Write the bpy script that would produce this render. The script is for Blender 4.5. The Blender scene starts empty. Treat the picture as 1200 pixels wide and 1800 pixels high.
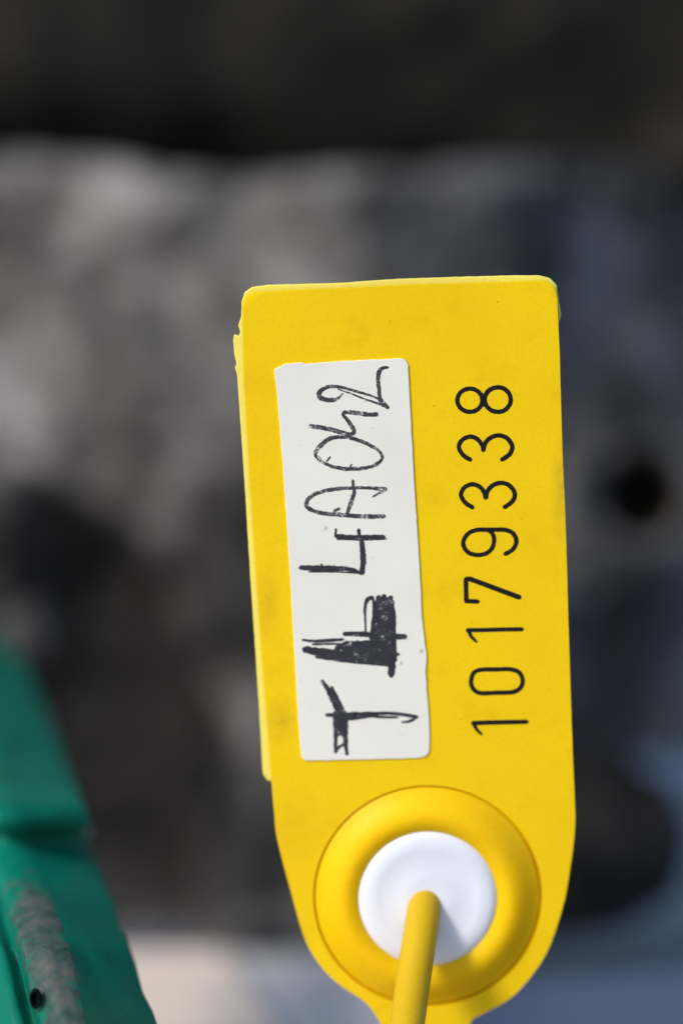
import bpy, bmesh, math, random
from mathutils import Vector, Matrix, noise

C = bpy.context.scene.collection
R = math.radians
random.seed(7)

# ------------------------------------------------------------------ camera, sky, sun, exposure
H = 0.073                     # lens height above the floor
FPX = 5000.0                  # focal length in photo pixels (photo is 1200 x 1800)
FOCUS = 0.3032
cam_d = bpy.data.cameras.new('camera')
cam = bpy.data.objects.new('camera', cam_d); C.objects.link(cam)
cam.location = (0, 0, H); cam.rotation_euler = (R(90), 0, 0)
cam_d.sensor_fit = 'VERTICAL'; cam_d.sensor_height = 36.0; cam_d.sensor_width = 24.0
cam_d.lens = 100.0
cam_d.clip_start = 0.01; cam_d.clip_end = 200.0
cam_d.dof.use_dof = True; cam_d.dof.focus_distance = FOCUS; cam_d.dof.aperture_fstop = 6.6
bpy.context.scene.camera = cam

SUN_TRAVEL = Vector((0.63, 0.56, -0.57)).normalized()
sp = -SUN_TRAVEL
sun_el = math.asin(sp.z); sun_az = math.atan2(sp.x, sp.y)
w = bpy.data.worlds.new('World'); bpy.context.scene.world = w
w.use_nodes = True
wn = w.node_tree.nodes; wl = w.node_tree.links
sky = wn.new('ShaderNodeTexSky'); sky.sky_type = 'NISHITA'; sky.sun_disc = False
sky.sun_elevation = sun_el; sky.sun_rotation = sun_az
bg = wn['Background']; bg.inputs['Strength'].default_value = 0.10
wl.new(sky.outputs['Color'], bg.inputs['Color'])
sd = bpy.data.lights.new('sun', 'SUN'); sd.energy = 2.0; sd.angle = R(13); sd.color = (1.0, 0.93, 0.84)
so = bpy.data.objects.new('sun', sd); C.objects.link(so)
so.location = (-1, -1.4, 1); so.rotation_euler = SUN_TRAVEL.to_track_quat('-Z', 'Y').to_euler()
S = bpy.context.scene
S.view_settings.view_transform = 'Standard'; S.view_settings.look = 'None'
S.view_settings.gamma = 1.0; S.view_settings.exposure = 0.62
S.render.engine = 'CYCLES'; S.cycles.use_denoising = True
S.cycles.max_bounces = 8

# ------------------------------------------------------------------ helpers
def at(px, py, y):
    """Point at depth y that the photo shows at pixel px, py."""
    return Vector(((px - 600) / FPX * y, y, H - (py - 900) / FPX * y))

def obj(name, bm, mat, parent=None, smooth=True):
    me = bpy.data.meshes.new(name)
    bm.normal_update()
    bm.to_mesh(me); bm.free()
    if smooth:
        me.shade_smooth()
    if mat: me.materials.append(mat)
    o = bpy.data.objects.new(name, me); C.objects.link(o)
    if parent: o.parent = parent
    return o

def tag(o, label, cat, group=None):
    o['label'] = label; o['category'] = cat
    if group: o['group'] = group

def catmull(pts, n=8, closed=False):
    out = []
    P = [Vector(p) for p in pts]; m = len(P)
    for i in range(m if closed else m - 1):
        if closed:
            a, b, c, d = P[(i - 1) % m], P[i], P[(i + 1) % m], P[(i + 2) % m]
        else:
            a, b, c, d = P[max(i - 1, 0)], P[i], P[i + 1], P[min(i + 2, m - 1)]
        for k in range(n):
            t = k / n
            out.append(0.5 * ((2 * b) + (c - a) * t + (2 * a - 5 * b + 4 * c - d) * t * t + (3 * b - a - 3 * c + d) * t ** 3))
    if not closed: out.append(P[-1])
    return out

def sstep(a, b, x):
    t = max(0.0, min(1.0, (x - a) / (b - a))); return t * t * (3 - 2 * t)

class NT:
    """Small node-tree builder for a Principled material."""
    def __init__(s, name, rough=0.5, spec=0.5, metal=0.0):
        s.m = bpy.data.materials.new(name); s.m.use_nodes = True
        s.n = s.m.node_tree.nodes; s.l = s.m.node_tree.links
        s.b = s.n['Principled BSDF']
        s.b.inputs['Roughness'].default_value = rough
        s.b.inputs['Specular IOR Level'].default_value = spec
        s.b.inputs['Metallic'].default_value = metal
        s.co = s.n.new('ShaderNodeTexCoord').outputs['Object']
    def noise(s, scale, detail=4, rough=0.55, co=None):
        t = s.n.new('ShaderNodeTexNoise'); t.inputs['Scale'].default_value = scale
        t.inputs['Detail'].default_value = detail; t.inputs['Roughness'].default_value = rough
        s.l.new(co or s.co, t.inputs['Vector']); return t.outputs['Fac']
    def ramp(s, fac, stops, interp='LINEAR'):
        r = s.n.new('ShaderNodeValToRGB'); r.color_ramp.interpolation = interp
        e = r.color_ramp.elements
        while len(e) < len(stops): e.new(0.5)
        for k, (p, c) in enumerate(stops):
            e[k].position = p; e[k].color = (*c, 1)
        s.l.new(fac, r.inputs['Fac']); return r.outputs['Color']
    def mix(s, fac, a, b, blend='MIX'):
        x = s.n.new('ShaderNodeMix'); x.data_type = 'RGBA'; x.blend_type = blend
        if isinstance(fac, (int, float)): x.inputs[0].default_value = fac
        else: s.l.new(fac, x.inputs[0])
        for v, i in ((a, 6), (b, 7)):
            if isinstance(v, tuple): x.inputs[i].default_value = (*v, 1)
            else: s.l.new(v, x.inputs[i])
        return x.outputs[2]
    def color(s, v):
        if isinstance(v, tuple): s.b.inputs['Base Color'].default_value = (*v, 1)
        else: s.l.new(v, s.b.inputs['Base Color'])
    def bump(s, h, strength, dist):
        b = s.n.new('ShaderNodeBump'); b.inputs['Strength'].default_value = strength
        b.inputs['Distance'].default_value = dist
        s.l.new(h, b.inputs['Height']); s.l.new(b.outputs['Normal'], s.b.inputs['Normal'])

# ------------------------------------------------------------------ materials
BW = ((0, 0, 0), (1, 1, 1))
def yellow_plastic(name, base, dirt=True, rough=0.42):
    t = NT(name, rough, 0.13)
    big = t.noise(70, 3)
    c = t.ramp(big, [(0.3, (base[0] * 0.95, base[1] * 0.91, base[2])), (0.7, base)])
    fine = t.noise(2600, 2)
    c = t.mix(t.ramp(fine, [(0.38, (0.20,) * 3), (0.6, (0.0,) * 3)]), c, (base[0] * 0.8, base[1] * 0.76, base[2] * 0.7))
    if dirt:
        specks = t.ramp(t.noise(1900, 2, 0.5), [(0.745, (0, 0, 0)), (0.80, (0.9,) * 3)])
        c = t.mix(specks, c, (0.20, 0.12, 0.03))
        smear = t.ramp(t.noise(160, 5, 0.6), [(0.55, (0, 0, 0)), (0.8, (0.40,) * 3)])
        c = t.mix(smear, c, (0.62, 0.36, 0.006))
    t.color(c)
    t.bump(t.noise(1900, 3), 0.25, 0.00008)
    t.b.inputs['Subsurface Weight'].default_value = 0.10
    t.b.inputs['Subsurface Radius'].default_value = (0.0012, 0.0007, 0.0001)
    t.b.inputs['Subsurface Scale'].default_value = 1.0
    return t.m

def stain(m, centre, axes, strength, colour):
    """A rubbed-in dirt smudge at a fixed place on the plastic."""
    n, l = m.node_tree.nodes, m.node_tree.links
    co = n['Texture Coordinate'].outputs['Object']
    mp = n.new('ShaderNodeMapping'); mp.vector_type = 'POINT'
    mp.inputs['Location'].default_value = [-c / a for c, a in zip(centre, axes)]
    mp.inputs['Scale'].default_value = [1 / a for a in axes]
    l.new(co, mp.inputs['Vector'])
    ln = n.new('ShaderNodeVectorMath'); ln.operation = 'LENGTH'; l.new(mp.outputs['Vector'], ln.inputs[0])
    fall = n.new('ShaderNodeMapRange'); fall.inputs['To Min'].default_value = strength; fall.inputs['To Max'].default_value = 0.0
    l.new(ln.outputs['Value'], fall.inputs['Value'])
    tx = n.new('ShaderNodeTexNoise'); tx.inputs['Scale'].default_value = 800; tx.inputs['Detail'].default_value = 5
    l.new(co, tx.inputs['Vector'])
    mu = n.new('ShaderNodeMath'); mu.operation = 'MULTIPLY'; l.new(fall.outputs['Result'], mu.inputs[0]); l.new(tx.outputs['Fac'], mu.inputs[1])
    b = n['Principled BSDF']; old = b.inputs['Base Color'].links[0].from_socket
    x = n.new('ShaderNodeMix'); x.data_type = 'RGBA'; l.new(mu.outputs[0], x.inputs[0]); l.new(old, x.inputs[6]); x.inputs[7].default_value = (*colour, 1)
    l.new(x.outputs[2], b.inputs['Base Color'])
M_yellow = yellow_plastic('yellow plastic', (0.95, 0.650, 0.006))
M_collar = yellow_plastic('yellow moulded collar', (0.94, 0.585, 0.004), dirt=False, rough=0.42)
M_film = yellow_plastic('pale yellow film', (0.82, 0.76, 0.15), dirt=False, rough=0.3)
M_cable = yellow_plastic('yellow cable sheath', (0.60, 0.40, 0.012), dirt=False, rough=0.45)

t = NT('white plastic', 0.4, 0.4)
t.color(t.ramp(t.noise(200, 3), [(0.3, (0.78, 0.81, 0.91)), (0.7, (0.82, 0.85, 0.94))])); t.bump(t.noise(520, 3), 0.25, 0.00012); M_white = t.m

t = NT('sticker paper', 0.55, 0.35)
c = t.ramp(t.noise(90, 3), [(0.3, (0.79, 0.775, 0.70)), (0.7, (0.85, 0.84, 0.77))])
c = t.mix(t.ramp(t.noise(750, 2), [(0.73, (0, 0, 0)), (0.77, (0.6,) * 3)]), c, (0.35, 0.33, 0.30))
t.color(c); t.bump(t.noise(1400, 3), 0.12, 0.00006); M_paper = t.m

def ink(name, dark, skip):
    t = NT(name, 0.45, 0.4)
    g = t.noise(4600, 4, 0.75); n2 = t.noise(900, 3, 0.6)
    md = t.n.new('ShaderNodeMath'); md.operation = 'MULTIPLY_ADD'; md.inputs[1].default_value = 0.9; md.inputs[2].default_value = -0.45
    t.l.new(n2, md.inputs[0])
    ad = t.n.new('ShaderNodeMath'); ad.operation = 'ADD'; t.l.new(g, ad.inputs[0]); t.l.new(md.outputs[0], ad.inputs[1]); g = ad.outputs[0]
    c = t.ramp(g, [(0.30, dark), (skip, tuple(v * 1.7 for v in dark)), (skip + 0.10, (0.52, 0.51, 0.50))])
    t.color(c); return t.m
M_ink = ink('black marker ink', (0.022, 0.022, 0.028), 0.66)
M_pen = ink('thin worn ink', (0.034, 0.032, 0.036), 0.57)
t = NT('black print', 0.5, 0.2)
t.color(t.ramp(t.noise(2000, 2), [(0.3, (0.005, 0.005, 0.006)), (0.75, (0.016, 0.013, 0.011))])); M_print = t.m

t = NT('dirty cast aluminium', 0.55, 0.5)
big = t.noise(52, 5, 0.6); mid = t.noise(130, 4, 0.6)
c = t.ramp(big, [(0.36, (0.022, 0.021, 0.021)), (0.47, (0.095, 0.092, 0.091)), (0.58, (0.20, 0.193, 0.195)), (0.72, (0.41, 0.40, 0.405))])
c = t.mix(t.ramp(mid, [(0.38, (0.7,) * 3), (0.6, (0, 0, 0))]), c, (0.035, 0.032, 0.030))
at_ = t.n.new('ShaderNodeAttribute'); at_.attribute_name = 'shade_grime'
c = t.mix(at_.outputs['Fac'], c, (0.015, 0.0145, 0.0145))  # darkens by mask; the pocket's shade is put into the colour
pt = t.n.new('ShaderNodeAttribute'); pt.attribute_name = 'sky_tint'
c = t.mix(pt.outputs['Fac'], c, (0.88, 0.91, 0.98), 'MULTIPLY')  # cool sky light on the right half, put into the colour
sr = t.n.new('ShaderNodeMapRange'); t.l.new(at_.outputs['Fac'], sr.inputs['Value'])
sr.inputs['To Min'].default_value = 0.30; sr.inputs['To Max'].default_value = 0.04
t.l.new(sr.outputs['Result'], t.b.inputs['Specular IOR Level'])
t.color(c); t.bump(t.noise(420, 4), 0.5, 0.0006); M_alu = t.m

t = NT('oily dark casting', 0.6, 0.10)
t.color(t.ramp(t.noise(90, 5), [(0.38, (0.006, 0.006, 0.006)), (0.70, (0.034, 0.032, 0.031))]))
t.bump(t.noise(300, 4), 0.5, 0.0006); M_oily = t.m

t = NT('black rubber', 0.75, 0.06)
t.color(t.ramp(t.noise(26, 5, 0.6), [(0.38, (0.008, 0.008, 0.0075)), (0.62, (0.020, 0.019, 0.017)), (0.78, (0.05, 0.046, 0.038))]))
t.bump(t.noise(160, 4), 0.4, 0.001); M_rubber = t.m

t = NT('bore black', 0.6, 0.2); t.color(t.ramp(t.noise(200), [(0.3, (0.030, 0.026, 0.022)), (0.7, (0.06, 0.05, 0.042))])); M_bore = t.m

t = NT('blue grey painted floor', 0.5, 0.4)
t.color(t.ramp(t.noise(12, 5), [(0.3, (0.066, 0.094, 0.180)), (0.7, (0.088, 0.120, 0.22))]))
t.bump(t.noise(200, 4), 0.1, 0.0005); M_floor = t.m
t = NT('pale grey sheet', 0.5, 0.4)
t.color(t.ramp(t.noise(30, 4), [(0.3, (0.66, 0.655, 0.67)), (0.7, (0.72, 0.715, 0.73))])); M_sheet = t.m
t = NT('cream glow card', 0.5, 0.4)
t.color(t.ramp(t.noise(30, 4), [(0.3, (0.92, 0.77, 0.66)), (0.7, (0.95, 0.81, 0.70))])); M_card = t.m  # warm tone imitates a sunlit glow

t = NT('chipped green paintwork', 0.45, 0.12)
c = t.ramp(t.noise(60, 4), [(0.3, (0.0012, 0.135, 0.088)), (0.7, (0.0018, 0.175, 0.118))])
wear_at = t.n.new('ShaderNodeAttribute'); wear_at.attribute_name = 'wear'
g = t.noise(420, 6, 0.68)
addn = t.n.new('ShaderNodeMath'); addn.operation = 'MULTIPLY_ADD'
t.l.new(g, addn.inputs[0]); addn.inputs[1].default_value = 1.7; addn.inputs[2].default_value = -0.85
add2 = t.n.new('ShaderNodeMath'); add2.operation = 'ADD'
t.l.new(wear_at.outputs['Fac'], add2.inputs[0]); t.l.new(addn.outputs[0], add2.inputs[1])
mask = t.ramp(add2.outputs[0], [(0.36, (0, 0, 0)), (0.62, (0.9,) * 3)])
bare = t.ramp(t.noise(260, 6, 0.7), [(0.34, (0.02, 0.04, 0.035)), (0.5, (0.065, 0.085, 0.08)), (0.62, (0.12, 0.105, 0.10)), (0.75, (0.22, 0.16, 0.13))])
c = t.mix(mask, c, bare)
chips = t.ramp(t.noise(520, 3), [(0.70, (0, 0, 0)), (0.74, (0.8,) * 3)])
c = t.mix(chips, c, (0.03, 0.05, 0.045))
t.color(c); t.bump(t.noise(350, 5), 0.35, 0.0004); M_green = t.m

# ------------------------------------------------------------------ the setting
bm = bmesh.new()
bmesh.ops.create_grid(bm, x_segments=8, y_segments=8, size=4.0)
o = obj('floor', bm, M_floor); o['kind'] = 'structure'
o['label'] = 'blue grey floor under the metal casting'

def sheet(name, corners, thick, mat, label, cat, z0, bev=0.0006):
    bm = bmesh.new()
    vs = [bm.verts.new((x, y, z)) for x, y, z in [(a, b, z0 + thick) for a, b in corners]]
    f = bm.faces.new(vs)
    r = bmesh.ops.extrude_face_region(bm, geom=[f])
    bmesh.ops.translate(bm, verts=[v for v in r['geom'] if isinstance(v, bmesh.types.BMVert)], vec=(0, 0, -thick))
    bmesh.ops.recalc_face_normals(bm, faces=bm.faces)
    bmesh.ops.bevel(bm, geom=list(bm.edges), offset=bev * 0.5, segments=2, affect='EDGES')
    o = obj(name, bm, mat, smooth=False); tag(o, label, cat); return o
sheet('grey_sheet', [(-0.16, 0.20), (0.020, 0.20), (0.014, 0.462), (-0.16, 0.462)], 0.001, M_sheet,
      'flat pale grey sheet on the floor in front of the dark casting', 'sheet', 0.0002)
sheet('cream_glow_card', [(-0.15, 0.30), (0.006, 0.30), (-0.0190, 0.4555), (-0.15, 0.4575)], 0.0016, M_card,  # added card, stands for a warm sunlit glow on the sheet
      'added cream glow card lying on the pale grey sheet beside the green bracket', 'card', 0.0014)

# ---- grey casting: one sculpted front, closed at the back
CY = 0.48
PPM = FPX / CY
def cx(px): return (px - 600) / PPM
def cz(py): return H - (py - 900) / PPM
casting = bpy.data.objects.new('engine_casting', None); C.objects.link(casting)
casting.location = (0, CY, 0)
tag(casting, 'dirty grey cast metal engine housing with round bolt hole, behind the yellow tag', 'engine housing')

top_pts = [(-1200, 215), (0, 243), (150, 256), (300, 286), (420, 300), (540, 292), (700, 288), (900, 262), (1200, 240), (2400, 230)]
def top_z(x):
    px = x * PPM + 600
    for (a, ya), (b, yb) in zip(top_pts, top_pts[1:]):
        if a <= px <= b:
            return cz(ya + (yb - ya) * sstep(0, 1, (px - a) / (b - a)) * 1.0)
    return cz(235)
def bot_z(x): return 0.0 + sstep(0.030, 0.037, x) * 0.0285
HX, HZ, HR = cx(1152), cz(872), 0.0080
RX = [(780, -60), (830, 20), (865, 90), (942, 225), (1040, 318), (1211, 350), (1303, 398), (1480, 405), (1560, 335), (1625, 350), (1700, 350)]
def recess(x, z):
    """1 inside the deep dark pocket at the lower left, 0 outside."""
    px = x * PPM + 600 + 45 * noise.noise((x * 60, z * 60, 3)); py = 900 - (z - H) * PPM
    if py <= RX[0][0]: return 0.0
    xr = RX[-1][1]
    for (a, xa), (b, xb) in zip(RX, RX[1:]):
        if a <= py <= b: xr = xa + (xb - xa) * (py - a) / (b - a)
    return sstep(-30, 45, xr - px) * sstep(-190 + 120 * sstep(1200, 1060, py), -110 + 260 * sstep(1200, 1060, py), px) * (1 - sstep(1630, 1660, py))
def depth(x, z):
    xr = cx(660)
    s = x - xr
    d = (math.sqrt(s * s + 0.010 ** 2) - 0.010) * (0.30 if s < 0 else 0.80)
    d += 0.021 * recess(x, z)
    d -= 0.004 * math.exp(-((x - cx(440)) / 0.005) ** 2) * (1 - sstep(cz(900), cz(600), z))
    d -= 0.010 * (1 - sstep(cz(1600), cz(1545), z)) * sstep(cx(300), cx(350), x)
    r = math.hypot(x - HX, z - HZ)
    d -= 0.006 * (1 - sstep(0.013, 0.019, r))
    d -= 0.004 * math.exp(-((z - cz(720)) / 0.012) ** 2 - ((x - cx(100)) / 0.02) ** 2)
    d += 0.005 * (1 - sstep(cz(1180), cz(1020), z)) * sstep(cx(700), cx(980), x)
    d += 0.0035 * noise.fractal((x * 55, z * 55, 1.7), 1.0, 2.0, 4)
    d += 0.0010 * noise.fractal((x * 220, z * 220, 5.7), 1.0, 2.0, 3)
    return d
NX, NZ = 200, 150
bm = bmesh.new()
gl = bm.verts.layers.float.new('shade_grime'); pl = bm.verts.layers.float.new('sky_tint')
rows = []
X0, X1 = -0.15, 0.15
for i in range(NX + 1):
    x = X0 + (X1 - X0) * i / NX
    zb, zt = bot_z(x), top_z(x)
    col = []
    for k in range(NZ + 1):
        v = k / NZ
        z = zb + (zt - zb) * v
        d = depth(x, z)
        e = max(0.0, 1 - (zt - z) / 0.006)
        d += 0.007 * (1 - math.sqrt(max(0.0, 1 - e * e)))
        vt = bm.verts.new((x, d, z))
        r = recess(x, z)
        gz = r  # shade of the pocket, coloured in
        gz = max(gz, 0.75 * (1 - sstep(cz(1500), cz(1330), z)) * (1 - 0.8 * (1 - sstep(cz(1600), cz(1560), z))))  # this and the next terms: darker band, column and spots
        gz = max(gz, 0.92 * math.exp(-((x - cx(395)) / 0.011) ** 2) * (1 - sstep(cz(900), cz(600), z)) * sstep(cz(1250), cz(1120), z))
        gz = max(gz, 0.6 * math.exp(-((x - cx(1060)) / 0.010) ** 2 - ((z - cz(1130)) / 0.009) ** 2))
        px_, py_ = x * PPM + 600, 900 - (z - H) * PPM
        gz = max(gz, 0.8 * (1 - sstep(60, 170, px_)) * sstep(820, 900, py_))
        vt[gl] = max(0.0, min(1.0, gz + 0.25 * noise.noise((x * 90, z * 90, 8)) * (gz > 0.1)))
        vt[pl] = sstep(cx(690), cx(900), x + 0.012 * noise.noise((x * 45, z * 45, 4)))  # bluish sky light on the right side, coloured in
        col.append(vt)
    rows.append(col)
hole_faces = []
for i in range(NX):
    for k in range(NZ):
        q = (rows[i][k], rows[i + 1][k], rows[i + 1][k + 1], rows[i][k + 1])
        c = sum((v.co for v in q), Vector()) / 4
        if math.hypot(c.x - HX, c.z - HZ) < HR + 0.0012: continue
        bm.faces.new(q)
BACK = 0.085
def back_ring(vs, zf):
    out = []
    for v in vs:
        n = bm.verts.new((v.co.x, BACK, zf(v.co))); out.append(n)
    return out
topb = back_ring([r[-1] for r in rows], lambda c: c.z - 0.014)
botb = back_ring([r[0] for r in rows], lambda c: c.z)
for i in range(NX):
    bm.faces.new((rows[i][-1], rows[i + 1][-1], topb[i + 1], topb[i]))
    bm.faces.new((rows[i + 1][0], rows[i][0], botb[i], botb[i + 1]))
    bm.faces.new((topb[i], topb[i + 1], botb[i + 1], botb[i]))
bm.faces.new([*rows[0], topb[0], botb[0]])
bm.faces.new([*reversed(rows[-1]), botb[-1], topb[-1]])
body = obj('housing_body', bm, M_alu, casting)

def ring_verts(bm, c, ax_u, ax_v, r, n, rz=0):
    return [bm.verts.new(c + ax_u * (math.cos(2 * math.pi * i / n) * r) + ax_v * (math.sin(2 * math.pi * i / n) * r)) for i in range(n)]
def lathe(bm, prof, c, u, v, w_, n=64, close_first=False, close_last=False):
    """prof: list of (radius, offset along w_)."""
    prev = None; first = None
    for r, h in prof:
        rg = ring_verts(bm, c + w_ * h, u, v, r, n)
        if prev:
            for i in range(n):
                bm.faces.new((prev[i], prev[(i + 1) % n], rg[(i + 1) % n], rg[i]))
        else: first = rg
        prev = rg
    if close_first: bm.faces.new(list(reversed(first)))
    if close_last: bm.faces.new(prev)
EX, EY, EZ = Vector((1, 0, 0)), Vector((0, 1, 0)), Vector((0, 0, 1))

# bolt hole: a flat machined rim and the dark bore behind it
hd = min(depth(HX + 0.0085 * math.cos(k), HZ + 0.0085 * math.sin(k)) for k in range(7)) - 0.0003
hc = Vector((HX, 0, HZ))
bm = bmesh.new()
lathe(bm, [(0.0116, hd + 0.006), (0.0113, hd + 0.0008), (0.0107, hd), (HR + 0.0004, hd), (HR, hd + 0.0005), (HR - 0.0001, hd + 0.004)], hc, EX, EZ, EY, 64)
gr_ = bm.verts.layers.float.new('shade_grime'); pr_ = bm.verts.layers.float.new('sky_tint')
for vt in bm.verts: vt[gr_] = 0.35; vt[pr_] = 1.0  # rim a little darker, with the full sky-blue tint
bmesh.ops.recalc_face_normals(bm, faces=bm.faces)
obj('bolt_hole_rim', bm, M_alu, casting)
bm = bmesh.new()
lathe(bm, [(HR + 0.0012, hd + 0.0038), (HR - 0.0003, hd + 0.0040), (HR - 0.0004, hd + 0.034), (0.0003, hd + 0.035)], hc, EX, EZ, EY, 48, close_last=True)
obj('bolt_hole', bm, M_bore, casting)

# flange: tilted round foot at the lower right of the casting
bm = bmesh.new()
fc = at(908, 1440, 0.464) - Vector((0, CY, 0))
q = Matrix.Rotation(R(19), 3, 'X') @ Matrix.Rotation(R(6), 3, 'Y')
u, v, w_ = q @ EX, q @ EY, q @ EZ
lathe(bm, [(0.008, 0.0060), (0.0250, 0.0060), (0.0265, 0.0052), (0.0277, 0.0034), (0.0280, -0.0030), (0.0275, -0.0056), (0.0258, -0.0070), (0.004, -0.0070)],
      fc, u, v, w_, 72, True, True)
for vt in bm.verts:
    vt.co += 0.0009 * noise.noise_vector(vt.co * 140)
bmesh.ops.recalc_face_normals(bm, faces=bm.faces)
obj('flange', bm, M_oily, casting)

# a hex nut on a stud above the green bracket
bm = bmesh.new()
nc = at(38, 1120, 0.455); nc.y -= CY
lathe(bm, [(0.0046, 0.03), (0.0052, 0.0), (0.0047, -0.0045), (0.0030, -0.0047)], nc, EX, EZ, EY, 6, False, True)
lathe(bm, [(0.0027, 0.0), (0.0027, -0.0075), (0.0022, -0.0082)], nc, EX, EZ, EY, 20, False, True)
bmesh.ops.recalc_face_normals(bm, faces=bm.faces)
obj('nut', bm, M_alu, casting, smooth=False)

# ---- black rubber block over the casting
bm = bmesh.new()
nx, nz = 90, 60
g = []
for i in range(nx + 1):
    x = -0.19 + 0.38 * i / nx
    col = []
    for k in range(nz + 1):
        z = 0.1265 + 0.17 * k / nz
        e = max(0.0, 1 - (z - 0.1265) / 0.01)
        d = 0.008 * (1 - math.sqrt(max(0, 1 - e * e)))
        d += 0.006 * noise.fractal((x * 30, z * 30, 9.1), 1.0, 2.0, 4) + 0.008 * math.sin(z * 70)
        col.append(bm.verts.new((x, d, z - 0.1265)))
    g.append(col)
for i in range(nx):
    for k in range(nz):
        bm.faces.new((g[i][k], g[i + 1][k], g[i + 1][k + 1], g[i][k + 1]))
b0 = [bm.verts.new((c[0].co.x, 0.10, 0)) for c in g]; b1 = [bm.verts.new((c[-1].co.x, 0.10, 0.17)) for c in g]
for i in range(nx):
    bm.faces.new((g[i + 1][0], g[i][0], b0[i], b0[i + 1])); bm.faces.new((g[i][-1], g[i + 1][-1], b1[i + 1], b1[i]))
    bm.faces.new((b0[i], b0[i + 1], b1[i + 1], b1[i]))
bm.faces.new([*g[0], b1[0], b0[0]]); bm.faces.new([*reversed(g[-1]), b0[-1], b1[-1]])
bmesh.ops.recalc_face_normals(bm, faces=bm.faces)
o = obj('rubber_block', bm, M_rubber); o.location = (0, 0.512, 0.1265)
tag(o, 'large black rubber block resting along the top of the grey casting', 'rubber block')

# ------------------------------------------------------------------ green bracket
bm = bmesh.new()
wl_ = bm.verts.layers.float.new('wear')
# (photo row, depth, left, ridge left, ridge right, right)
secs = [
    (2120, 0.280, -120, 150, 225, 420), (1950, 0.288, -150, 112, 182, 338), (1860, 0.292, -160, 92, 162, 300),
    (1800, 0.295, -165, 78, 150, 275), (1740, 0.298, -175, 62, 140, 254), (1670, 0.302, -190, 42, 118, 230), (1610, 0.306, -200, 26, 98, 208),
    (1560, 0.310, -210, 12, 76, 190), (1515, 0.314, -215, 2, 52, 170), (1484, 0.3165, -220, -8, 36, 157), (1470, 0.3160, -220, -10, 34, 159),
    (1454, 0.3120, -222, -14, 34, 162), (1436, 0.3098, -226, -20, 32, 158), (1416, 0.3098, -226, -22, 30, 150), (1396, 0.3145, -228, -28, 22, 141), (1372, 0.3215, -230, -36, 10, 131),
    (1320, 0.331, -240, -52, -10, 108), (1260, 0.337, -250, -66, -25, 86), (1200, 0.343, -260, -78, -40, 62), (1160, 0.347, -270, -90, -52, 40),
    (1124, 0.350, -280, -104, -70, 4), (1110, 0.356, -280, -114, -90, -40)]
cols = []
for (py, y, L, a, b, r) in secs:
    L = max(L, -120)
    if a < -70: a = -70 + (a + 70) * 0.4
    if py < 1680: y += (1680 - py) * 0.00009
    low = max(0.0, min(1.0, (py - 1490) / 120))
    j = 1.5 * math.sin(py * 0.23)
    ring = [(L, py, y + 0.013, 0), ((L + a) / 2, py, y + 0.0065, 0), (a - 40, py, y + 0.0030, 0), (a - 18, py, y + 0.0040 * low + 0.0016, 0.25 * low),
            (a + j, py, y + 0.0014 * low, 0.50 * low), ((a + b) / 2, py, y - 0.0006, 1.0 * low), (b + j, py, y + 0.0002, 0.62 * low), (b + 14, py, y + 0.0016, 0.1 * low),
            ((b + r) / 2, py, y + 0.0062, 0), (r - 12, py, y + 0.0118, 0), (r, py, y + 0.0135, 0), (r - 6, py, y + 0.0150, 0), (r - 90, py, y + 0.0165, 0), (L, py, y + 0.022, 0)]
    vs = []
    for x, p, yy, wv in ring:
        if 1390 < p < 1460: yy = y + (yy - y) * 0.55
        vt = bm.verts.new(at(x, p, yy)); vt[wl_] = wv; vs.append(vt)
    cols.append(vs)
for A, B in zip(cols, cols[1:]):
    n = len(A)
    for i in range(n):
        bm.faces.new((A[i], A[(i + 1) % n], B[(i + 1) % n], B[i]))
bm.faces.new(list(reversed(cols[0]))); bm.faces.new(cols[-1])
bmesh.ops.subdivide_edges(bm, edges=[e for e in bm.edges], cuts=2, use_grid_fill=True, smooth=0.4)
bmesh.ops.recalc_face_normals(bm, faces=bm.faces)
base_pt = at(0, 2120, 0.29)
br = bpy.data.objects.new('green_bracket', None); C.objects.link(br); br.location = (base_pt.x, base_pt.y, 0)
for vt in bm.verts:
    vt.co += 0.0004 * noise.noise_vector(vt.co * 220)
    vt.co -= Vector((base_pt.x, base_pt.y, 0))
    vt.co.z = max(vt.co.z, 0.0032 + 0.0001)
obj('bracket_arm', bm, M_green, br)
bm = bmesh.new()   # pit: small open hole in the worn ridge
pc = at(62, 1757, 0.2968) - Vector((base_pt.x, base_pt.y, 0))
lathe(bm, [(0.0009, 0.0006), (0.0008, 0.0001), (0.0007, -0.00005), (0.0006, 0.0), (0.0004, 0.003), (0.0001, 0.003)], pc, EX * 0.75, EZ * 1.25, EY, 18, False, True)
t = NT('black pit', 0.8, 0.05); t.color(t.ramp(t.noise(900), [(0.3, (0.003,) * 3), (0.7, (0.012, 0.014, 0.012))])); obj('pit', bm, t.m, br)
tag(br, 'green painted metal bracket with a grey worn ridge, left of the yellow tag', 'bracket')

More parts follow.
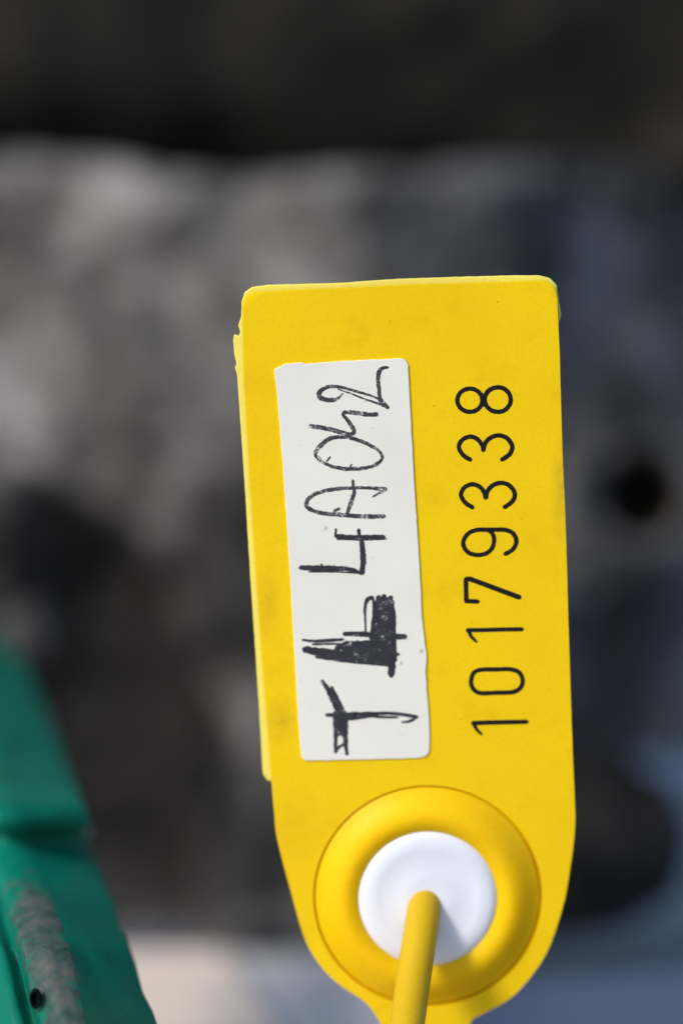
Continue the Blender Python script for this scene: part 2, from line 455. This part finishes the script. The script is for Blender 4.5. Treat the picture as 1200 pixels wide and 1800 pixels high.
# ------------------------------------------------------------------ the yellow tag
TH = R(8.5)
P0 = Vector((0, 0.3055, H))
TU, TV, TN = Vector((1, 0, 0)), Vector((0, -math.sin(TH), math.cos(TH))), Vector((0, -math.cos(TH), -math.sin(TH)))
def ray_local(px, py, w_=0.0):
    d = Vector(((px - 600) / FPX, 1, -(py - 900) / FPX))
    o_ = Vector((0, 0, H))
    p = P0 + TN * w_
    s = (p - o_).dot(TN) / d.dot(TN)
    q = o_ + d * s - P0
    return Vector((q.dot(TU), q.dot(TV), w_))
tagE = bpy.data.objects.new('plastic_tag', None); C.objects.link(tagE)
Mx = Matrix((TU, TV, TN)).transposed().to_4x4()
base_l = ray_local(752, 1800)
tagE.matrix_world = Matrix.Translation(P0 + TU * base_l.x + TV * base_l.y) @ Mx
def tl(px, py, w_=0.0):
    return ray_local(px, py, w_) - Vector((base_l.x, base_l.y, 0))
tag(tagE, 'yellow plastic seal tag with white handwritten sticker and black printed number', 'seal tag')

def plate(name, outline, w_top, thick, mat, bev, jitter=0.0, parent=tagE, seg=3, hole=None):
    bm = bmesh.new()
    vs = []
    for px, py in outline:
        p = tl(px, py, w_top)
        if jitter:
            p += Vector((noise.noise((px * 0.11, py * 0.11, 2.0)), noise.noise((px * 0.11, py * 0.11, 7.0)), 0)) * jitter
        vs.append(bm.verts.new(p))
    if hole:
        c, r = hole
        hv = [bm.verts.new((c.x + r * math.cos(2 * math.pi * k / 96), c.y + r * math.sin(2 * math.pi * k / 96), w_top)) for k in range(96)]
        es = [bm.edges.new((l[k], l[(k + 1) % len(l)])) for l in (vs, hv) for k in range(len(l))]
        bmesh.ops.triangle_fill(bm, use_beauty=True, use_dissolve=False, edges=es, normal=(0, 0, 1))
        fs = list(bm.faces)
    else:
        fs = [bm.faces.new(vs)]
    r = bmesh.ops.extrude_face_region(bm, geom=fs)
    bmesh.ops.translate(bm, verts=[v for v in r['geom'] if isinstance(v, bmesh.types.BMVert)], vec=(0, 0, -thick))
    bmesh.ops.recalc_face_normals(bm, faces=bm.faces)
    bm.normal_update()
    es = [e for e in bm.edges if len(e.link_faces) == 2 and (abs(e.link_faces[0].normal.z) > 0.5) != (abs(e.link_faces[1].normal.z) > 0.5)]
    bmesh.ops.bevel(bm, geom=es, offset=bev, segments=seg, affect='EDGES', profile=0.5, clamp_overlap=True)
    o = obj(name, bm, mat, parent)
    o.data.shade_smooth()
    mod = o.modifiers.new('wn', 'WEIGHTED_NORMAL'); mod.keep_sharp = True
    return o

def dense(pts, step=9.0):
    out = []
    for (a, b), (c, d) in zip(pts, pts[1:] + pts[:1]):
        n = max(1, int(math.hypot(c - a, d - b) / step))
        for k in range(n): out.append((a + (c - a) * k / n, b + (d - b) * k / n))
    return out
def sm2(pts, n=5):
    return [(p.x, p.y) for p in catmull([(a, b, 0) for a, b in pts], n)]

corner_l = sm2([(426, 545), (427, 530), (432, 521), (441, 515.5), (455, 513)])
corner_r = sm2([(948, 494), (961, 495), (970, 501), (976, 511), (978.5, 526)])
right_side = sm2([(983, 620), (988, 800), (993, 910), (1000, 1150), (1005, 1300), (1009, 1400), (1010, 1452), (1001, 1530), (987, 1600), (957, 1681), (906, 1747), (856, 1779), (828, 1795), (824, 1830)], 4)
neck = [(822, 1880), (820, 1960), (690, 1960), (682, 1880)]
left_side = sm2([(676, 1812), (645, 1765), (585, 1722), (540, 1661), (510, 1563), (487, 1474), (482, 1430), (477, 1372), (462, 1180), (449, 1000), (439, 850), (428, 650)], 4)
outline = dense(corner_l + [(600, 507), (700, 501.5)] + corner_r + right_side + neck + left_side, 12)
cc = tl(751, 1576, 0.0)
K = 0.3175 / FPX
ro, ri = 195 * K, 119 * K
plate('front_plate', outline, 0.0, 0.0013, M_yellow, 0.00025, 0.00002, hole=(cc, ro + 0.00012))
stain(M_yellow, tl(494, 1268), (0.0024, 0.0034, 0.003), 0.6, (0.34, 0.20, 0.02))
stain(M_yellow, tl(470, 1060), (0.0016, 0.0050, 0.003), 0.55, (0.40, 0.22, 0.02))
stain(M_yellow, tl(985, 860), (0.0012, 0.0070, 0.003), 0.7, (0.36, 0.22, 0.03))
stain(M_yellow, tl(520, 1450), (0.0040, 0.0050, 0.003), 0.4, (0.55, 0.30, 0.01))

# back leaf: pale film that shows past the top and left edges, with a torn notch
back = [(424, 556), (425, 530), (430, 514), (443, 505), (470, 501), (600, 497.5), (700, 490.5), (800, 487), (900, 484.5), (948, 484.5), (966, 489), (978, 501), (982, 530), (986, 556), (981, 570),
        (985, 700), (992, 900), (998, 1150), (1003, 1350), (900, 1362), (700, 1372), (560, 1374), (470, 1373), (462, 1360), (456, 1250), (446, 1100), (440, 1010), (432, 880), (424, 760), (417, 660), (413, 646), (416, 640), (412, 622), (411, 612),
        (410, 598), (412, 588), (419, 591), (423, 584), (419, 572)]
plate('back_leaf', dense(back, 7), -0.0016, 0.0007, M_film, 0.00012, 0.000035)

# paper sticker
st = [(482, 650), (490, 645), (500, 640), (532, 637), (534, 640), (600, 635), (660, 632), (700, 630), (712, 633), (717, 642), (722, 740), (728, 850), (735, 960), (738, 1010), (742, 1090), (750, 1160), (748, 1180), (752, 1240), (755, 1290), (754, 1322), (747, 1330),
      (730, 1333), (640, 1335), (560, 1337), (536, 1337), (530, 1331), (526, 1290), (515, 1100), (505, 930), (495, 790), (487, 690)]
sticker = plate('paper_sticker', dense(st, 5), 0.00016, 0.00022, M_paper, 0.00005, 0.00006, seg=2)

# --- written marks: narrow raised ribbons
def ribbon(bm, pts, hw, w0, taper=0.0, rough=0.0, n=7, closed=False, h=0.00003):
    """pts in photo pixels; hw half width in photo pixels (number or list along the stroke)."""
    cp = catmull([(a, b, 0) for a, b in pts], n, closed)
    m = len(cp); Ls, Rs, Cs = [], [], []
    sd_ = random.random() * 50
    if not closed:   # round ends
        def cap(p, q, h_):
            d = (p - q).normalized(); return [p + d * h_ * 0.75]
        hw0 = hw[0] if isinstance(hw, list) else hw
        hw1 = hw[-1] if isinstance(hw, list) else hw
        cp = cap(cp[0], cp[1], hw0) + cp + cap(cp[-1], cp[-2], hw1)
        m = len(cp)
    for i, p in enumerate(cp):
        a = cp[(i - 1) % m] if closed else cp[max(i - 1, 0)]
        b = cp[(i + 1) % m] if closed else cp[min(i + 1, m - 1)]
        tdir = (b - a).normalized(); nd = Vector((-tdir.y, tdir.x, 0))
        s = i / max(1, m - 1)
        if isinstance(hw, list):
            f = s * (len(hw) - 1); k = min(int(f), len(hw) - 2); hh = hw[k] + (hw[k + 1] - hw[k]) * (f - k)
        else: hh = hw
        if not closed and i in (0, m - 1): hh *= 0.45
        hl = hh * (1 + rough * noise.noise((p.x * 0.3, p.y * 0.3, sd_)))
        hr = hh * (1 + rough * noise.noise((p.x * 0.3, p.y * 0.3, sd_ + 9)))
        A, B = p + nd * hl, p - nd * hr
        A2, B2 = p + nd * hl * 0.72, p - nd * hr * 0.72
        Ls.append((bm.verts.new(tl(A.x, A.y, w0)), bm.verts.new(tl(A2.x, A2.y, w0 + h))))
        Rs.append((bm.verts.new(tl(B.x, B.y, w0)), bm.verts.new(tl(B2.x, B2.y, w0 + h))))
    for i in range(m if closed else m - 1):
        j = (i + 1) % m
        for P, Q in ((Ls[i][0], Ls[i][1]), ):
            bm.faces.new((Ls[i][0], Ls[j][0], Ls[j][1], Ls[i][1]))
            bm.faces.new((Ls[i][1], Ls[j][1], Rs[j][1], Rs[i][1]))
            bm.faces.new((Rs[i][1], Rs[j][1], Rs[j][0], Rs[i][0]))

def mark(name, strokes, mapf, mat, w0, parent, default_hw, scale, rough):
    bm = bmesh.new()
    for k, s in enumerate(strokes):
        closed = False; hw = default_hw; n = 7
        if isinstance(s, dict):
            closed = s.get('closed', False); hw = s.get('hw', default_hw); n = s.get('n', 7); s = s['p']
        pts = [mapf(*p) for p in s]
        hwp = [h / scale for h in hw] if isinstance(hw, list) else hw / scale
        ribbon(bm, pts, hwp, w0 - 0.000012 + k * 0.000004, rough=rough, n=n, closed=closed)
    bmesh.ops.recalc_face_normals(bm, faces=bm.faces)
    return obj(name, bm, mat, parent, smooth=False)

R2 = lambda x, y: (700 + x / 3.3333, 460 + y / 3.3333)
R4 = lambda x, y: (700 + x / 3.3333, 900 + y / 3.3340)
def circ(x, y, rx, ry, n=14): return [(x + rx * math.cos(2 * math.pi * i / n), y + ry * math.sin(2 * math.pi * i / n)) for i in range(n)]
three = [(420, 1160), (378, 1133), (353, 1087), (374, 1043), (420, 1025), (462, 1040), (488, 1072), (497, 1104)]
three_b = [(497, 1104), (508, 1062), (542, 1030), (590, 1018), (638, 1037), (666, 1083), (650, 1128), (606, 1160)]
off = lambda pts, dx, dy: [(a + dx, b + dy) for a, b in pts]
digits = [
    (R2, [dict(p=circ(418, 812, 73, 68), closed=True), dict(p=circ(581, 808, 76, 72), closed=True), dict(p=[(488, 780), (492, 840)], hw=14)]),
    (R2, [three, three_b]),
    (R2, [off(three, 13, 279), off(three_b, 15, 278)]),
    (R4, [[(625, 246), (668, 220), (690, 175), (672, 127), (625, 105), (540, 104), (455, 106), (402, 132), (379, 180), (400, 230), (452, 252), (512, 243), (550, 208), (559, 165), (552, 130), (530, 108)]]),
    (R4, [dict(p=[(464, 525), (400, 522)], n=2), dict(p=[(397, 524), (394, 394)], n=2), dict(p=[(396, 393), (420, 392)], n=2), dict(p=[(418, 393), (708, 500)], n=3)]),
    (R4, [dict(p=[(722, 687), (405, 694)], n=3), dict(p=[(410, 697), (428, 732), (456, 760)], hw=[15, 11, 8])]),
    (R4, [dict(p=[(480, 925), (570, 923), (655, 922), (705, 940), (727, 985), (712, 1032), (665, 1056), (575, 1059), (485, 1062), (440, 1040), (425, 993), (440, 945)], closed=True)]),
    (R4, [dict(p=[(750, 1229), (436, 1237)], n=3), dict(p=[(441, 1240), (459, 1276), (486, 1302)], hw=[15, 11, 8])]),
]
for mf, ss in digits:
    mark('digit', ss, mf, M_print, 0.0, tagE, 15.0, 3.3333, 0.14)

Z1 = lambda x, y: (520 + x / 5.4545, 630 + y / 5.4545)
Z2 = lambda x, y: (510 + x / 5.4545, 830 + y / 5.4545)
Z3 = lambda x, y: (510 + x / 4.8, 1030 + y / 4.8)
Z4 = lambda x, y: (510 + x / 4.6154, 1180 + y / 4.6154)
W = 0.00016
chars = [
    ('numeral', Z1, 5.4545, M_pen, 19, [
        dict(p=[(880, 86), (832, 92), (795, 128), (787, 220), (797, 300), (808, 395), (880, 470)], hw=[12, 20, 24, 22, 20, 26, 20]),
        dict(p=[(800, 392), (700, 352), (560, 312), (420, 275), (310, 272), (235, 312), (222, 362), (275, 396), (355, 398), (410, 375), (450, 338)], hw=[11, 12, 14, 17, 21, 24, 26, 24, 24, 14, 9]),
        dict(p=[(405, 296), (520, 335), (660, 390), (780, 430), (870, 462)], hw=[6, 9, 9, 13, 18]), dict(p=[(655, 385), (668, 410)], hw=5)]),
    ('numeral', Z1, 5.4545, M_pen, 22, [
        dict(p=[(138, 648), (220, 660), (330, 682), (430, 708), (520, 728), (556, 704), (540, 660), (500, 598), (455, 545), (478, 516), (560, 522), (660, 535), (770, 540)], hw=[22, 25, 24, 24, 22, 22, 24, 22, 18, 22, 24, 24, 22]),
        dict(p=[(757, 530), (775, 538)], hw=20)]),
    ('numeral', Z1, 5.4545, M_pen, 19, [
        dict(p=[(470, 757), (400, 755), (320, 772), (235, 838), (188, 905), (205, 962), (275, 1010), (380, 1044), (520, 1060), (690, 1046), (790, 1003), (826, 938), (770, 868), (640, 800), (540, 768), (450, 748)], hw=[16, 22, 24, 24, 22, 12, 12, 20, 22, 20, 20, 16, 18, 22, 20, 16]),
        dict(p=[(215, 935), (260, 985), (340, 1022)], hw=5), dict(p=[(295, 985), (328, 945)], hw=9), dict(p=[(512, 1050), (534, 1018)], hw=8)]),
    ('letter', Z2, 5.4545, M_pen, 20, [
        dict(p=[(898, 424), (700, 424), (500, 410), (320, 395), (205, 362), (152, 312), (192, 238), (300, 187), (450, 160), (640, 150), (800, 152), (915, 152)], hw=[22, 26, 24, 22, 22, 24, 22, 22, 20, 18, 17, 10]),
        dict(p=[(918, 165), (862, 195), (788, 238)], hw=[16, 14, 6]), dict(p=[(800, 165), (860, 172)], hw=8),
        dict(p=[(600, 80), (604, 130), (612, 200), (578, 300), (548, 392)], hw=[14, 15, 20, 22, 16]), dict(p=[(420, 370), (468, 350)], hw=15)]),
    ('numeral', Z2, 5.4545, M_ink, 26, [
        dict(p=[(445, 612), (600, 626), (760, 626), (890, 622)], hw=[22, 28, 32, 28]), dict(p=[(450, 640), (700, 648), (915, 638)], hw=11),
        dict(p=[(684, 650), (694, 760), (700, 850), (686, 965)], hw=[24, 28, 30, 28]),
        dict(p=[(98, 915), (240, 920), (420, 926), (560, 930), (690, 972)], hw=[22, 28, 28, 22, 16]), dict(p=[(180, 955), (420, 955), (640, 968)], hw=8),
        dict(p=[(655, 552), (663, 610)], hw=17), dict(p=[(438, 545), (432, 618)], hw=11), dict(p=[(295, 885), (310, 900)], hw=10)]),
    ('letter', Z3, 4.8, M_ink, 26, [
        dict(p=[(745, 95), (735, 260), (725, 420), (722, 600)], hw=[24, 36, 40, 44]), dict(p=[(790, 88), (785, 260), (775, 420), (770, 620)], hw=[26, 34, 40, 36]),
        dict(p=[(845, 95), (858, 220), (862, 400), (858, 600), (850, 755)], hw=[20, 30, 34, 40, 26]),
        dict(p=[(822, 110), (826, 330), (822, 620)], hw=20), dict(p=[(700, 110), (705, 250), (690, 440)], hw=[10, 16, 30]),
        dict(p=[(120, 535), (300, 565), (560, 595), (830, 620)], hw=[26, 38, 34, 38]), dict(p=[(215, 600), (480, 632), (830, 665)], hw=[10, 18, 14]),
        dict(p=[(380, 530), (480, 500), (640, 500), (860, 470)], hw=[12, 36, 40, 40]), dict(p=[(450, 545), (650, 555), (840, 560)], hw=[24, 40, 44]),
        dict(p=[(105, 455), (200, 465), (320, 460), (445, 450)], hw=[10, 12, 16, 10]), dict(p=[(190, 492), (420, 488)], hw=9),
        dict(p=[(455, 405), (600, 405), (760, 418), (965, 428)], hw=[18, 22, 26, 24]),
        dict(p=[(690, 95), (645, 120), (628, 190), (632, 300), (634, 425)], hw=[16, 18, 12, 7, 10]), dict(p=[(880, 575), (912, 575)], hw=13)]),
    ('letter', Z4, 4.6154, M_ink, 24, [
        dict(p=[(258, 78), (300, 140), (350, 230), (395, 320), (415, 400)], hw=[16, 22, 30, 36, 34]), dict(p=[(335, 130), (375, 210), (425, 310)], hw=[14, 18, 16]),
        dict(p=[(368, 340), (372, 450), (368, 560), (368, 655)], hw=[26, 26, 16, 15]), dict(p=[(438, 340), (440, 450), (448, 560), (460, 672)], hw=[30, 28, 20, 15]),
        dict(p=[(405, 360), (402, 500)], hw=30), dict(p=[(366, 655), (400, 612), (440, 590)], hw=12),
        dict(p=[(292, 354), (440, 352), (640, 343), (800, 340), (920, 352), (1028, 370)], hw=[14, 20, 15, 14, 15, 12]),
        dict(p=[(455, 384), (560, 378), (640, 365), (760, 372), (870, 372)], hw=[16, 14, 12, 11, 8]), dict(p=[(1020, 372), (965, 405), (905, 412)], hw=[14, 12, 7])]),
]
for nm, mf, sc, mt, hw, ss in chars:
    o = mark(nm, ss, mf, mt, W, sticker, hw, sc, 0.35)

# --- collar, disc and cable
LX, LY, LZ = Vector((1, 0, 0)), Vector((0, 1, 0)), Vector((0, 0, 1))
bm = bmesh.new()
prof = [(ro + 0.0008, -0.00135), (ro + 0.0008, -0.0008), (ro + 0.0003, -0.0007), (ro + 0.00005, -0.00055), (ro - 0.00005, -0.00030), (ro - 0.00018, -0.00008)]
for k in range(1, 25):
    q_ = k / 25
    prof.append((ro - 0.00025 + (ri - ro + 0.0001) * q_, -0.00002 + 0.0015 * math.sin(math.pi * min(1, q_ ** 1.10 * 0.80)) ** 1.15 ))
prof += [(ri - 0.0001, 0.0003), (ri - 0.0002, -0.0002)]
lathe(bm, prof, cc, LX, LY, LZ, 128)
bmesh.ops.recalc_face_normals(bm, faces=bm.faces)
obj('collar', bm, M_collar, tagE)
M_collar.node_tree.nodes['Principled BSDF'].inputs['Subsurface Weight'].default_value = 0.45
M_collar.node_tree.nodes['Principled BSDF'].inputs['Subsurface Radius'].default_value = (0.0030, 0.0016, 0.0002)
bm = bmesh.new()
dr = ri + 0.0002
lathe(bm, [(dr, 0.0001), (dr, 0.0006), (dr - 0.0003, 0.0010), (dr - 0.0010, 0.00125), (dr * 0.72, 0.00128), (dr * 0.68, 0.00122), (dr * 0.42, 0.00124), (dr * 0.34, 0.00130), (0.0023, 0.00130), (0.0018, 0.00128), (0.0002, 0.0012)],
      cc, LX, LY, LZ, 96, False, True)
bmesh.ops.recalc_face_normals(bm, faces=bm.faces)
obj('white_insert', bm, M_white, tagE)

def tube(bm, pts, r, n=20):
    prev = None; up = Vector((1, 0, 0))
    for i, p in enumerate(pts):
        d = (pts[min(i + 1, len(pts) - 1)] - pts[max(i - 1, 0)]).normalized()
        s = (up - d * up.dot(d)).normalized(); q = d.cross(s)
        rg = [bm.verts.new(p + (s * math.cos(2 * math.pi * k / n) + q * math.sin(2 * math.pi * k / n)) * r) for k in range(n)]
        if prev:
            for k in range(n): bm.faces.new((prev[k], prev[(k + 1) % n], rg[(k + 1) % n], rg[k]))
        else: bm.faces.new(list(reversed(rg)))
        prev = rg
    bm.faces.new(prev)
inv = tagE.matrix_world.inverted()
wpt = [at(750, 1568, 0.3200), at(750, 1566, 0.3158), at(748, 1574, 0.3125), at(738, 1645, 0.3082), at(725, 1730, 0.3045), at(716, 1795, 0.3010), at(704, 1875, 0.296),
       at(694, 1970, 0.289), at(690, 2080, 0.283), Vector((0.0062, 0.284, 0.0026)), Vector((0.0085, 0.297, 0.0021)), Vector((0.0103, 0.310, 0.0035)), at(755, 1990, 0.3195), at(755, 1930, 0.3200)]
bm = bmesh.new()
tube(bm, catmull([inv @ p for p in wpt], 10), 0.00186)
bmesh.ops.recalc_face_normals(bm, faces=bm.faces)
obj('cable', bm, M_cable, tagE)
